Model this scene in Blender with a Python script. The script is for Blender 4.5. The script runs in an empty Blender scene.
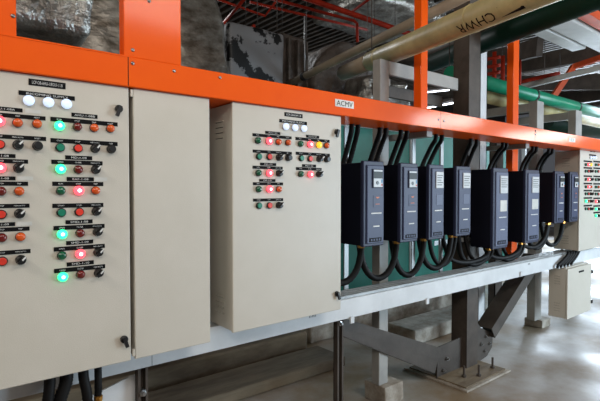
import bpy, bmesh, math, random
from mathutils import Vector, Matrix, noise
random.seed(4)
C = bpy.context.scene
COL = C.collection
# ---------------------------------------------------------------- camera
TH = math.radians(51.1); PI_T = math.radians(1.4); H = 1.7
F = Vector((math.cos(TH)*math.cos(PI_T), math.sin(TH)*math.cos(PI_T), -math.sin(PI_T)))
R = Vector((math.sin(TH), -math.cos(TH), 0))
U = R.cross(F)
O = Vector((0, 0, H))
def ray(px, py): return F*470 + R*(px-300) + U*(200.5-py)
def P(px, py, Y): d = ray(px, py); return O + d*(Y/d.y)
def PZ(px, py, z): d = ray(px, py); return O + d*((z-H)/d.z)
def PD(px, py, dep): return O + ray(px, py)*(dep/470)
cam = bpy.data.cameras.new('camera'); co = bpy.data.objects.new('camera', cam); COL.objects.link(co)
cam.sensor_width = 36; cam.lens = 470/600*36; cam.clip_start = .05
co.location = O; co.rotation_euler = (math.pi/2-PI_T, 0, TH-math.pi/2); C.camera = co

# ---------------------------------------------------------------- materials
def lin(c):
    return tuple(((v/255)/12.92 if v/255 <= .04045 else ((v/255+.055)/1.055)**2.4) for v in c)
def mat(name, c, rough=.5, metal=0, bump=0, scale=60, var=0, vscale=4, c2=None, emit=0, stretch=None, coat=0, contrast=(.35, .65), spec=.5, bd=.01):
    m = bpy.data.materials.new(name); m.use_nodes = True
    n = m.node_tree.nodes; l = m.node_tree.links; b = n['Principled BSDF']
    b.inputs['Base Color'].default_value = (*lin(c), 1); b.inputs['Roughness'].default_value = rough; b.inputs['Metallic'].default_value = metal
    b.inputs['Coat Weight'].default_value = coat; b.inputs['Coat Roughness'].default_value = .12; b.inputs['Specular IOR Level'].default_value = spec
    tc = n.new('ShaderNodeTexCoord'); mp = n.new('ShaderNodeMapping'); l.new(tc.outputs['Object'], mp.inputs[0])
    if stretch: mp.inputs['Scale'].default_value = stretch
    nz = n.new('ShaderNodeTexNoise'); nz.inputs['Scale'].default_value = vscale; nz.inputs['Detail'].default_value = 8; nz.inputs['Roughness'].default_value = .62
    l.new(mp.outputs[0], nz.inputs['Vector'])
    if c2 is None: c2 = tuple(v*(1-.12) for v in c)
    r = n.new('ShaderNodeValToRGB'); r.color_ramp.elements[0].position = contrast[0]; r.color_ramp.elements[1].position = contrast[1]
    r.color_ramp.elements[0].color = (*lin(c2), 1); r.color_ramp.elements[1].color = (*lin(c), 1)
    l.new(nz.outputs[0], r.inputs[0]); l.new(r.outputs[0], b.inputs['Base Color'])
    if bump:
        n2 = n.new('ShaderNodeTexNoise'); n2.inputs['Scale'].default_value = scale; n2.inputs['Detail'].default_value = 4
        l.new(mp.outputs[0], n2.inputs['Vector'])
        bp = n.new('ShaderNodeBump'); bp.inputs['Strength'].default_value = bump; bp.inputs['Distance'].default_value = bd
        l.new(n2.outputs[0], bp.inputs['Height']); l.new(bp.outputs[0], b.inputs['Normal'])
    if emit:
        b.inputs['Emission Color'].default_value = (*lin(c), 1); b.inputs['Emission Strength'].default_value = emit
    return m
M = dict(
 cab=mat('powder_coat_beige', (203, 196, 184), .42, bump=.12, scale=260, c2=(198, 191, 178)),
 orange=mat('orange_paint', (243, 92, 2), .5, bump=.02, scale=40, c2=(238, 86, 2), spec=.12, coat=.3),
 red=mat('red_pipe_paint', (158, 38, 14), .6, c2=(118, 28, 12), spec=.15),
 orange2=mat('orange_steel_paint', (220, 84, 30), .45, c2=(195, 70, 28)),
 white=mat('white_beam_paint', (222, 224, 226), .4, c2=(206, 208, 210)),
 galv=mat('galvanised_steel', (170, 172, 172), .42, .35, c2=(140, 142, 143), bump=.05),
 frame=mat('grey_frame_paint', (170, 168, 163), .5, c2=(148, 146, 142)),
 col=mat('brown_grey_steel', (84, 75, 68), .55, c2=(66, 58, 52), vscale=6, bump=.08, spec=.3),
 brace=mat('brace_steel_paint', (80, 73, 67), .5, c2=(64, 57, 52), vscale=5, bump=.08, spec=.35),
 black=mat('black_plastic', (22, 22, 23), .38, c2=(18, 18, 19)),
 plate=mat('black_label', (12, 11, 12), .7, spec=.15),
 ink=mat('white_engraving', (225, 225, 222), .6),
 stick=mat('pale_sticker', (214, 212, 205), .6),
 cable=mat('black_conduit', (15, 14, 15), .6, spec=.25),
 brass=mat('brass', (196, 140, 66), .32, .9),
 steel=mat('bolt_steel', (165, 165, 165), .3, .9),
 vbody=mat('drive_body_navy', (11, 13, 28), .6, spec=.2),
 vfront=mat('drive_front_slate', (64, 70, 98), .45, c2=(59, 65, 92), spec=.3),
 vlight=mat('drive_cover_slate', (92, 99, 124), .45, c2=(86, 93, 118), spec=.3),
 vedge=mat('drive_frame_navy', (44, 49, 74), .45, spec=.3),
 screen=mat('keypad_screen', (44, 50, 50), .4, spec=.2),
 key=mat('keypad_white', (206, 208, 210), .4),
 keyb=mat('keypad_blue', (70, 150, 200), .4),
 logo=mat('logo_orange', (226, 116, 60), .5),
 glo=mat('lamp_green_lit', (40, 240, 140), .3, emit=2.1),
 glm=mat('lamp_green_lit_core', (150, 255, 200), .3, emit=4),
 gof=mat('lamp_green_off', (16, 92, 62), .22, coat=.5),
 rlo=mat('lamp_red_lit', (255, 70, 82), .3, emit=2.1),
 rlm=mat('lamp_red_lit_core', (255, 190, 195), .3, emit=4),
 rof=mat('lamp_red_off', (112, 24, 18), .22, coat=.5),
 oof=mat('lamp_orange_off', (222, 88, 24), .25, coat=.5),
 ylo=mat('lamp_yellow_lit', (255, 180, 40), .3, emit=.9),
 wlo=mat('lamp_white_lit', (205, 222, 250), .3, emit=.62),
 gbt=mat('button_green', (18, 128, 98), .4),
 rbt=mat('button_red', (232, 58, 40), .4),
 bezel=mat('lamp_bezel', (70, 68, 66), .35, .4),
 foil=mat('foil_insulation', (186, 184, 178), .33, .8, bump=1, scale=22, c2=(110, 104, 96), vscale=6, bd=.022),
 foild=mat('dull_foil_insulation', (138, 132, 122), .38, .6, bump=.7, scale=9, c2=(80, 70, 58), vscale=7, bd=.014, stretch=(1, 1, 1.7)),
 patch=mat('stained_grey_sheet', (128, 129, 131), .5, .1, bump=.5, scale=6, c2=(8, 8, 9), vscale=2.6, contrast=(.425, .45)),
 brownduct=mat('brown_dusty_duct', (92, 82, 74), .6, .2, bump=1, bd=.04, scale=8, c2=(62, 55, 50), vscale=5),
 cream=mat('cream_pipe_paint', (206, 192, 138), .42, c2=(174, 160, 114), vscale=5),
 cream2=mat('taupe_pipe_paint', (160, 145, 124), .5, c2=(142, 127, 108)),
 dgreen=mat('dark_green_pipe', (6, 42, 29), .5, c2=(5, 34, 24), spec=.2),
 green=mat('green_pipe', (14, 140, 104), .35, c2=(12, 124, 92)),
 teal=mat('green_panel', (44, 138, 124), .45, c2=(34, 120, 108), vscale=1.5),
 conc=mat('pale_concrete', (188, 180, 168), .85, bump=.5, scale=30, c2=(136, 124, 110), vscale=6),
 deck=mat('roof_deck', (86, 74, 64), .7, c2=(50, 43, 37)),
 dark=mat('dark_back_wall', (34, 31, 30), .8, c2=(22, 20, 19), vscale=1.2),
 dust=mat('dusty_brown_concrete', (136, 121, 99), .85, bump=1, scale=14, c2=(86, 72, 56), vscale=3, stretch=(.35, 1.5, 1)),
 ductw=mat('pale_sheet_duct', (196, 196, 192), .45, c2=(176, 176, 172)),
 tube=mat('fluorescent_tube', (235, 242, 255), .4, emit=4),
)
def floor_mat():
    m = mat('concrete_floor', (178, 176, 174), .5, bump=.35, scale=5, c2=(132, 112, 86), vscale=.8, contrast=(.38, .64))
    n = m.node_tree.nodes; l = m.node_tree.links; b = n['Principled BSDF']
    tc = n.new('ShaderNodeTexCoord'); nz = n.new('ShaderNodeTexNoise'); nz.inputs['Scale'].default_value = .9; nz.inputs['Detail'].default_value = 10
    l.new(tc.outputs['Object'], nz.inputs['Vector'])
    mr = n.new('ShaderNodeMapRange'); mr.inputs[1].default_value = .35; mr.inputs[2].default_value = .65; mr.inputs[3].default_value = .35; mr.inputs[4].default_value = .75
    l.new(nz.outputs[0], mr.inputs[0]); l.new(mr.outputs[0], b.inputs['Roughness'])
    return m
M['floor'] = floor_mat()

# ---------------------------------------------------------------- mesh helpers
def link(name, bm, m, parent=None, smooth=False):
    me = bpy.data.meshes.new(name); bm.normal_update(); bm.to_mesh(me); bm.free()
    for x in (m if isinstance(m, (list, tuple)) else [m]): me.materials.append(M[x])
    if smooth:
        for p in me.polygons: p.use_smooth = True
    o = bpy.data.objects.new(name, me); COL.objects.link(o)
    if parent: o.parent = parent
    return o
def thing(name, label, cat, loc, group=None):
    o = bpy.data.objects.new(name, None); COL.objects.link(o); o.location = loc; o.empty_display_size = .1
    o['label'] = label; o['category'] = cat
    if group: o['group'] = group
    return o
def tag(o, label, cat, group=None, kind=None):
    o['label'] = label; o['category'] = cat
    if group: o['group'] = group
    if kind: o['kind'] = kind
    return o
def struct(name, bm, m):
    o = link(name, bm, m); o['kind'] = 'structure'; return o
def box(bm, x0, x1, y0, y1, z0, z1, bev=0, mi=0, seg=1):
    vs = [bm.verts.new(Vector(p)) for p in ((x0,y0,z0),(x1,y0,z0),(x1,y1,z0),(x0,y1,z0),(x0,y0,z1),(x1,y0,z1),(x1,y1,z1),(x0,y1,z1))]
    fs = [bm.faces.new([vs[i] for i in q]) for q in ((3,2,1,0),(4,5,6,7),(0,1,5,4),(1,2,6,5),(2,3,7,6),(3,0,4,7))]
    for f in fs: f.material_index = mi
    if bev:
        es = set(e for f in fs for e in f.edges)
        r = bmesh.ops.bevel(bm, geom=list(es), offset=bev, segments=seg, affect='EDGES', profile=.5)
        for f in r['faces']: f.material_index = mi
def Box(*a, **k): bm = bmesh.new(); box(bm, *a, **k); return bm
def prism(bm, pts, axis, a, b, mi=0):
    # polygon pts (u,v) extruded along axis between a and b
    def q(u, v, w): return {'x': (w, u, v), 'y': (u, w, v), 'z': (u, v, w)}[axis]
    A = [bm.verts.new(q(u, v, a)) for u, v in pts]; B = [bm.verts.new(q(u, v, b)) for u, v in pts]
    n = len(pts); fs = [bm.faces.new(A), bm.faces.new(B[::-1])]
    for i in range(n): fs.append(bm.faces.new((A[i], B[i], B[(i+1) % n], A[(i+1) % n])))
    for f in fs: f.material_index = mi
    bmesh.ops.recalc_face_normals(bm, faces=fs)
def bar(bm, a, b, w, h, up=Vector((0, 0, 1)), mi=0):
    a = Vector(a); b = Vector(b); d = (b-a).normalized(); s = d.cross(up).normalized(); u = s.cross(d)
    A = [bm.verts.new(a+s*x*w/2+u*y*h/2) for x, y in ((-1,-1),(1,-1),(1,1),(-1,1))]
    B = [bm.verts.new(b+s*x*w/2+u*y*h/2) for x, y in ((-1,-1),(1,-1),(1,1),(-1,1))]
    fs = [bm.faces.new(A), bm.faces.new(B[::-1])] + [bm.faces.new((A[i], B[i], B[(i+1) % 4], A[(i+1) % 4])) for i in range(4)]
    for f in fs: f.material_index = mi
    bmesh.ops.recalc_face_normals(bm, faces=fs)
def spline(pts, n=8):
    pts = [Vector(p) for p in pts]; q = [2*pts[0]-pts[1]]+pts+[2*pts[-1]-pts[-2]]; out = []
    for i in range(1, len(q)-2):
        for k in range(n):
            t = k/n; a, b, c, d = q[i-1:i+3]
            out.append(.5*((2*b)+(c-a)*t+(2*a-5*b+4*c-d)*t*t+(3*b-a-3*c+d)*t**3))
    return out+[pts[-1]]
def tube(bm, pts, r, seg=12, ribs=0, mi=0, caps=True):
    rings = []; up = None
    for i, p in enumerate(pts):
        d = (pts[min(i+1, len(pts)-1)]-pts[max(i-1, 0)]).normalized()
        if up is None: up = d.orthogonal().normalized()
        up = (up-d*up.dot(d)).normalized(); s = d.cross(up)
        rr = r*(1+(ribs if i % 2 else -ribs))
        rings.append([bm.verts.new(p+(up*math.cos(a)+s*math.sin(a))*rr) for a in [2*math.pi*k/seg for k in range(seg)]])
    fs = []
    for A, B in zip(rings, rings[1:]):
        for k in range(seg): fs.append(bm.faces.new((A[k], A[(k+1) % seg], B[(k+1) % seg], B[k])))
    if caps: fs.append(bm.faces.new(rings[0][::-1])); fs.append(bm.faces.new(rings[-1]))
    for f in fs: f.material_index = mi; f.smooth = True
    if caps: fs[-1].smooth = fs[-2].smooth = False
    bmesh.ops.recalc_face_normals(bm, faces=fs)
def Tube(a, b, r, seg=24, n=1):
    bm = bmesh.new(); a = Vector(a); b = Vector(b); tube(bm, [a.lerp(b, i/n) for i in range(n+1)], r, seg); return bm
def lathe(bm, c, axis, prof, seg=20, mi=0):
    # prof list of (along, radius) from centre c along axis
    axis = Vector(axis).normalized(); u = axis.orthogonal().normalized(); s = axis.cross(u); rings = []; fs = []
    for t, r in prof:
        if r < 1e-6: rings.append([bm.verts.new(Vector(c)+axis*t)])
        else: rings.append([bm.verts.new(Vector(c)+axis*t+(u*math.cos(a)+s*math.sin(a))*r) for a in [2*math.pi*k/seg for k in range(seg)]])
    for A, B in zip(rings, rings[1:]):
        for k in range(seg):
            k2 = (k+1) % seg
            if len(A) == 1: fs.append(bm.faces.new((A[0], B[k], B[k2])))
            elif len(B) == 1: fs.append(bm.faces.new((A[k], B[0], A[k2])))
            else: fs.append(bm.faces.new((A[k], B[k], B[k2], A[k2])))
    if len(rings[0]) > 1: fs.append(bm.faces.new(rings[0]))
    if len(rings[-1]) > 1: fs.append(bm.faces.new(rings[-1][::-1]))
    for f in fs: f.material_index = mi
    bmesh.ops.recalc_face_normals(bm, faces=fs)
def text_bm(s, bold=0):
    cu = bpy.data.curves.new('t', 'FONT'); cu.body = s; cu.size = 1; cu.align_x = 'CENTER'; cu.align_y = 'CENTER'; cu.resolution_u = 2; cu.offset = bold
    o = bpy.data.objects.new('t', cu); COL.objects.link(o); dg = bpy.context.evaluated_depsgraph_get(); dg.update()
    me = bpy.data.meshes.new_from_object(o.evaluated_get(dg)); bm = bmesh.new(); bm.from_mesh(me)
    bpy.data.objects.remove(o); bpy.data.curves.remove(cu); bpy.data.meshes.remove(me); return bm
TX = {}
def lettering(s, x, y, z, w, h, parent, m='ink', name='lettering', bold=0):
    """flat writing on a face whose normal is -Y, fitted in w x h"""
    bm = text_bm(s, bold)
    xs = [v.co.x for v in bm.verts]; zs = [v.co.y for v in bm.verts]
    cx, cz = (max(xs)+min(xs))/2, (max(zs)+min(zs))/2; sx = w/(max(xs)-min(xs)); sz = h/(max(zs)-min(zs)); sx = min(sx, sz*1.4)
    for v in bm.verts: v.co = Vector((x+(v.co.x-cx)*sx, y, z+(v.co.y-cz)*sz))
    return link(name, bm, m, parent)
def rel(t): # parts are modelled in world space, then re-based on their thing
    t.matrix_basis = t.matrix_basis
    for o in t.children: o.matrix_parent_inverse = Matrix.Translation(-t.location)

# ---------------------------------------------------------------- setting
struct('floor', Box(-7, 22, -6, 12, -.2, 0), 'floor')
struct('wall_back', Box(-7, 22, 11.5, 11.8, 0, 5.4), 'dark')
struct('wall_left', Box(-7.3, -7, -6, 12, 0, 5.4), 'dark')
bm = bmesh.new()
x = -7
while x < 22:
    prism(bm, [(x, 5.2), (x+.06, 5.2), (x+.08, 5.27), (x+.16, 5.27), (x+.18, 5.2), (x+.18, 5.4), (x, 5.4)], 'y', -6, 12); x += .18
struct('ceiling', bm, 'deck')

# ---------------------------------------------------------------- cabinets
Y0 = 2.05
def knob(t, px, py, Y, kind, big=1.0):
    p = P(px, py, Y); r = .0175*big; x, y, z = p.x, Y, p.z; n = (0, -1, 0)
    if kind in ('G', 'R', 'g', 'r', 'o', 'y', 'w'):
        bm = bmesh.new(); lathe(bm, (x, y, z), n, [(0, r*1.0), (.006, r*1.0), (.008, r*.9)], 20)
        b = link('indicator_light', bm, 'bezel', t)
        bm = bmesh.new(); q = r*(1.08 if kind in 'GRyw' else .93)
        if kind == 'w': q = r*1.12
        lathe(bm, (x, y, z), n, [(.007, q), (.014, q), (.019, q*.86), (.022, q*.5), (.023, 0)], 20)
        L = link('lens', bm, {'G': 'glo', 'R': 'rlo', 'g': 'gof', 'r': 'rof', 'o': 'oof', 'y': 'ylo', 'w': 'wlo'}[kind], b, True)
        b['label'] = {'G': 'green light, lit', 'R': 'red light, lit', 'g': 'green light, off', 'r': 'dark red light, off', 'o': 'orange light, off', 'y': 'yellow light, lit', 'w': 'round white light, lit'}[kind]
        if kind in 'GR':
            bm = bmesh.new(); lathe(bm, (x, y, z), n, [(.0215, q*.42), (.0238, q*.3), (.0242, 0)], 14); link('bulb_spot', bm, kind == 'G' and 'glm' or 'rlm', b, True)
    elif kind in ('bg', 'br'):
        bm = bmesh.new(); lathe(bm, (x, y, z), n, [(0, r*1.0), (.010, r*1.0), (.012, r*.85)], 20)
        b = link('push_button', bm, 'black', t)
        bm = bmesh.new(); lathe(bm, (x, y, z), n, [(.008, r*.8), (.015, r*.8), (.016, r*.7), (.016, 0)], 20)
        link('cap', bm, 'gbt' if kind == 'bg' else 'rbt', b); b['label'] = 'green push button' if kind == 'bg' else 'red push button'
    elif kind in ('s', 'k'):
        bm = bmesh.new(); lathe(bm, (x, y, z), n, [(0, r*1.05), (.010, r*1.05), (.012, r*.95), (.026, r*.85), (.028, r*.7), (.028, 0)], 20)
        if kind == 's': 
            a = .75; d = Vector((math.sin(a), 0, math.cos(a)))
            bar(bm, Vector((x, y-.03, z))-d*r, Vector((x, y-.03, z))+d*r, .010, .014, Vector((0, 1, 0)))
        b = link('selector_switch' if kind == 's' else 'reset_knob', bm, 'black', t)
        if kind == 's':
            bm = bmesh.new(); bar(bm, Vector((x, y-.0378, z))+d*r*.05, Vector((x, y-.0378, z))+d*r*.98, .006, .002, Vector((0, 1, 0)))
            link('pointer', bm, 'ink', b)
def plate(t, px, py, wpx, hpx, Y, txt=None, m='plate'):
    a = P(px-wpx/2, py, Y); b = P(px+wpx/2, py, Y); x0, x1 = a.x, b.x; c = P(px, py, Y).z; h = (P(px, py-hpx/2, Y).z-P(px, py+hpx/2, Y).z)
    o = link('label_plate', Box(x0, x1, Y-.002, Y+.001, c-h/2, c+h/2), m, t)
    if m == 'stick': o['label'] = 'small pale sticker'
    if txt:
        if isinstance(txt, str): lettering(txt, (x0+x1)/2, Y-.0026, c, (x1-x0)*.82, h*.5, o, 'ink' if m == 'plate' else 'plate')
        else:
            bm = bmesh.new()
            for tx, s, dz in txt:
                if not s: continue
                b2 = text_bm(s); cx = P(tx, py, Y).x; xs = [v.co.x for v in b2.verts]; zs = [v.co.y for v in b2.verts]
                k = h*.34/max(.5, (max(zs)-min(zs))); k = min(k, .036/(max(xs)-min(xs)))
                mp = {v: bm.verts.new((cx+v.co.x*k, Y-.0026, c+dz*h+(v.co.y)*k)) for v in b2.verts}
                for f in b2.faces:
                    bm.faces.new([mp[v] for v in f.verts])
                b2.free()
            link('lettering', bm, 'ink', o)
    return o
def latch(t, px, py, Y, down=True):
    p = P(px, py, Y); bm = bmesh.new()
    lathe(bm, (p.x, Y, p.z), (0, -1, 0), [(0, .016), (.012, .016), (.014, .013), (.014, 0)], 16)
    d = Vector((-.35, 0, -1)).normalized() if not down else Vector((.3, 0, -1)).normalized()
    bar(bm, Vector((p.x, Y-.018, p.z))-d*.012, Vector((p.x, Y-.018, p.z))+d*.034, .014, .012, Vector((0, 1, 0)))
    link('door_latch', bm, 'black', t)
def cabinet(t, x0, x1, Y, dep, z0, z1, louv=True, lip=.022):
    if Y < 2.2: z1 = min(z1, P(300, 109.7, 2.03).z-.0015)
    bm = bmesh.new(); box(bm, x0+.004, x1-.004, Y+lip, Y+dep, z0+.004, z1-.004, .003)
    if louv:
        for q in (z1-.13, z0+.12):
            for k in range(4):
                zz = q+(k-1.5)*.028
                box(bm, x0-.002, x0+.006, Y+dep*.38, Y+dep*.72, zz+.001, zz+.006)
    link('enclosure', bm, 'cab', t)
    link('door', Box(x0, x1, Y, Y+lip-.003, z0, z1, .004, seg=2), 'cab', t)
    if louv:
        bm = bmesh.new()
        for q in (z1-.13, z0+.12):
            for k in range(4):
                zz = q+(k-1.5)*.028; box(bm, x0+.003, x0+.005, Y+dep*.40, Y+dep*.70, zz-.002, zz+.001)
        link('vent_louvre', bm, 'col', t)
# cabinet with two columns of lights, far left
x1 = P(130.6, 200, Y0).x; z1 = P(65, 76.2, Y0).z; z0 = P(100, 367.6, Y0).z
t = thing('control_cabinet', 'beige control cabinet, nearest and furthest left, its door covered in coloured lights and switches', 'cabinet', (.4, Y0+.08, z0))
cabinet(t, -.12, x1-.004, Y0, .16, z0, z1, louv=False)
plate(t, 47, 84, 37, 6.4, Y0, 'LCP-OB-AHU-1.8/OU-1.1.8')
plate(t, 46.7, 95.6, 56, 4.4, Y0, 'INCOMING SUPPLY')
for a in ((28.4, 100.8), (48, 102.6), (66, 104.3)): knob(t, *a, Y0, 'w')
RUN = ['RUN', 'STOP', 'TRIP', 'RESET']; OPN = ['OPEN', 'CLOSE', 'MAN AUTO', '']; STT = ['START', 'STOP', 'MAN AUTO', 'TEST']
def row(t, Y, sx, sy, sw, items, words, sh=4.2, grp=None, stk=None, gt='AHU-1-08', dy=4.6):
    xs = [i[0] for i in items]
    plate(t, sx, sy, sw, sh, Y, [(x, w, 0) for x, w in zip(xs, words)])
    if grp: plate(t, grp[0], grp[1], grp[2], sh*.95, Y, gt)
    if stk: plate(t, stk[0], stk[1], stk[2], sh*.9, Y, None, 'stick')
    for i in items: knob(t, *i[:2], Y, i[2])
L = ['STOP', 'TRIP', 'RESET']
row(t, Y0, 14.5, 116, 62, [(-1, 121.3, 'R'), (17.4, 123, 'o'), (36.8, 124, 'o')], L, grp=(3, 108.8, 39), stk=(33, 111.6, 16), gt='AHU-1-08A')
row(t, Y0, 14.5, 137.2, 63, [(-.5, 144.5, 'br'), (17.8, 145, 's'), (37.3, 146, 'k')], ['STOP', 'MAN AUTO', 'RESET'])
row(t, Y0, 6, 161, 44, [(0, 167.8, 'R'), (18.4, 168, 's')], ['CLOSE', 'MAN AUTO'], grp=(0, 155.6, 31), gt='MD-1-08')
row(t, Y0, 6, 183.6, 44, [(.8, 191.2, 'r'), (19, 191.2, 'o')], ['STOP', 'TRIP'], grp=(0, 178.3, 31), stk=(25, 178.3, 16), gt='EAF-1-08')
row(t, Y0, 7, 206, 45, [(1, 214.3, 'br'), (19.4, 213.5, 's')], ['STOP', 'MAN AUTO'])
row(t, Y0, 7, 229.5, 45, [(1.6, 237.6, 'r'), (20.2, 236.6, 'o')], ['STOP', 'TRIP'], grp=(0, 224.6, 30), stk=(24, 223.7, 16), gt='EAF-1-09')
row(t, Y0, 8, 252.5, 45, [(2, 261, 'br'), (20.6, 259.6, 's')], ['STOP', 'MAN AUTO'])
row(t, Y0, 84, 121.7, 67, [(59, 126, 'G'), (77, 127, 'r'), (93.7, 128, 'o'), (110, 128.8, 'o')], RUN, grp=(84.4, 115.8, 26), gt='AHU-1-08B')
row(t, Y0, 84, 142.2, 67, [(59.8, 147.6, 'bg'), (77.6, 148.4, 'br'), (94.7, 148.6, 's'), (110.8, 149.3, 'k')], STT)
row(t, Y0, 76.9, 162.6, 51, [(60.2, 169, 'G'), (78, 169.6, 'r'), (95.3, 169.6, 's')], OPN, grp=(78.6, 157.8, 27), gt='MD-1-08')
row(t, Y0, 77.7, 183.9, 51, [(60.5, 190.8, 'g'), (78.2, 190.5, 'R'), (95.3, 190.5, 'o')], RUN, grp=(80.2, 179.2, 27), stk=(100.6, 179.2, 12.7), gt='EAF-1-08')
row(t, Y0, 77.8, 205.4, 51, [(61, 212.5, 'bg'), (78.8, 211.9, 'br'), (96, 211.2, 's')], STT)
row(t, Y0, 79, 227, 51, [(61.6, 234, 'G'), (79.7, 233, 'r'), (97.2, 231.6, 's')], OPN, grp=(79, 221.8, 27), gt='SMD-1-08')
row(t, Y0, 79.2, 247.6, 51, [(61.6, 255.3, 'g'), (79.7, 253.6, 'R'), (97.8, 252, 's')], OPN, grp=(79.6, 242.3, 27), gt='SMD-1-09')
row(t, Y0, 79.6, 268.6, 51, [(62.2, 276.5, 'G'), (80.2, 274.2, 'r'), (98.2, 272.6, 's')], OPN, grp=(80.2, 263.3, 27), gt='SMD-1-10')
latch(t, 118.4, 109, Y0, False); latch(t, 123.7, 339, Y0)
rel(t)
# blank cabinet
xa = P(134, 200, Y0).x; xb = P(210, 220, Y0).x; z1 = P(170, 91.2, Y0).z; z0 = P(170, 351.5, Y0).z
t = thing('control_cabinet', 'blank beige cabinet with an empty door between the two cabinets of lights', 'cabinet', ((xa+xb)/2, Y0+.08, z0))
cabinet(t, xa, xb, Y0, .16, z0, z1, louv=False)
bm = bmesh.new()
for zz in (z1-.03, z0+.03): box(bm, xa-.012, xa-.001, Y0-.002, Y0+.012, zz-.016, zz+.016, .002)
link('hinge', bm, 'cab', t); rel(t)
# protruding cabinet three
xa = P(232.5, 200, Y0).x; xb = P(341, 200, Y0).x; z1 = P(232, 99, Y0).z; z0 = P(234, 333, Y0).z
t = thing('control_cabinet', 'beige cabinet with louvred side and lights on its upper door, left of the blue drives', 'cabinet', ((xa+xb)/2, Y0+.1, z0))
cabinet(t, xa, xb, Y0, .25, z0, z1)
plate(t, 293.4, 115.2, 18, 4, Y0, 'LCP-OB-EAF-1.8'); plate(t, 293, 122.1, 27.6, 3.3, Y0, 'INCOMING SUPPLY')
for a in ((284.9, 126.7), (294, 127.8), (302.9, 128.6)): knob(t, *a, Y0, 'w', .95)
k = dict(sh=2.9)
row(t, Y0, 271.9, 136.3, 39, [(257.4, 140.6, 'g'), (268.3, 141.2, 'R'), (277.7, 142, 'o'), (287.3, 142.7, 'o')], RUN, grp=(272.6, 132.9, 15), stk=(285, 134, 8), gt='FCU-1-01', **k)
row(t, Y0, 312.4, 139.9, 34, [(299.9, 143.9, 'g'), (309.2, 144.5, 'R'), (318, 145.1, 'y'), (325.7, 145.7, 'o')], RUN, grp=(312.5, 136.7, 13), gt='FCU-1-02', **k)
row(t, Y0, 272.2, 152.2, 39, [(258.4, 156.5, 'bg'), (268.7, 156.8, 'br'), (278.3, 157.5, 's'), (287.6, 157.8, 'k')], STT, **k)
row(t, Y0, 312.7, 154.2, 34, [(300.8, 158.2, 'bg'), (309.5, 158.8, 'br'), (318.5, 158.9, 's'), (326, 159.3, 'k')], STT, **k)
row(t, Y0, 267.5, 167.7, 30, [(257.9, 173, 'g'), (268.5, 173.1, 'R'), (278.3, 173.3, 's')], OPN, grp=(268, 164.3, 16), gt='MD-1-01', **k)
row(t, Y0, 308.7, 169, 25.5, [(300.2, 174, 'g'), (309.5, 174.5, 'R'), (318.2, 174.2, 's')], OPN, grp=(308.9, 165.8, 14), gt='MD-1-02', **k)
row(t, Y0, 267.9, 183.8, 30, [(258, 189.2, 'g'), (268.7, 189.2, 'R'), (278.1, 189.2, 'o')], RUN, grp=(267.2, 180.4, 16), stk=(279.7, 180, 8), gt='EAF-1-01', **k)
row(t, Y0, 268, 199.9, 30, [(258.5, 205.6, 'bg'), (268.8, 205.4, 'br'), (278.3, 205.1, 's')], STT, **k)
latch(t, 336.2, 131.9, Y0, False); latch(t, 336.4, 293.7, Y0); rel(t)
# far right cabinet
Y4 = 2.13
xa = P(579.5, 200, Y4).x; z1 = P(579.5, 147.6, Y4).z; z0 = P(580, 251, Y4).z; xb = xa+.95
t = thing('control_cabinet', 'far cabinet at the right edge, pale door of small lights beyond the last blue drive', 'cabinet', ((xa+xb)/2, Y4+.1, z0))
cabinet(t, xa, xb, Y4, .27, z0, z1)
plate(t, 592.5, 151.3, 5, 1.6, Y4, 'LCP-OB'); plate(t, 592.5, 155.2, 7, 1.5, Y4)
for a in (590.2, 592.6, 594.8): knob(t, a, 157.6, Y4, 'w', .9)
k = dict(sh=1.6)
rows = [(164, 'gRyo', 'go'), (170.6, ('bg', 'br', 's'), ('bg', 'br')), (178.8, 'gRs', 'gs'), (186.2, 'gRo', 'go'), (193.2, ('bg', 'br', 's'), ('bg', 'br')), (200.6, 'Gos', 'Rs'), (208.2, ('bg', 'br', 's'), 'Gs'), (214.8, (), 'Gs')]
for y, a, b in rows:
    if a: row(t, Y4, 587.8, y-2.6, 8.4, [(585.2+i*2.5, y+.6, c) for i, c in enumerate(a[:3])], ['']*3, **k)
    row(t, Y4, 597.4, y-2.3, 8.2, [(595.2+i*2.5, y+.8, c) for i, c in enumerate(b)], ['']*3, **k)
rel(t)
# small hanging box
YS = 2.12
xa = P(567.6, 290, YS).x; xb = P(591, 290, YS).x; z1 = P(568, 269.4, YS).z; z0 = P(567.5, 319.6, YS).z
t = thing('junction_box', 'small pale louvred box hanging under the white beam at the right', 'junction box', ((xa+xb)/2, YS+.08, z0))
cabinet(t, xa, xb, YS, .2, z0, z1)
plate(t, 581.3, 271.3, 5, 1.8, YS, None)
bm = bmesh.new()
for zz in (z1-.1, z0+.1): box(bm, xb-.002, xb+.03, YS-.012, YS+.01, zz-.02, zz+.02, .004)
link('door_latch', bm, 'black', t)
sb_top = z1; sb_x = (xa+xb)/2
link('top_flange', Box(xa+.02, xb-.02, YS+.03, YS+.19, z1-.005, z1+.012, .003), 'cab', t); rel(t)

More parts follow.
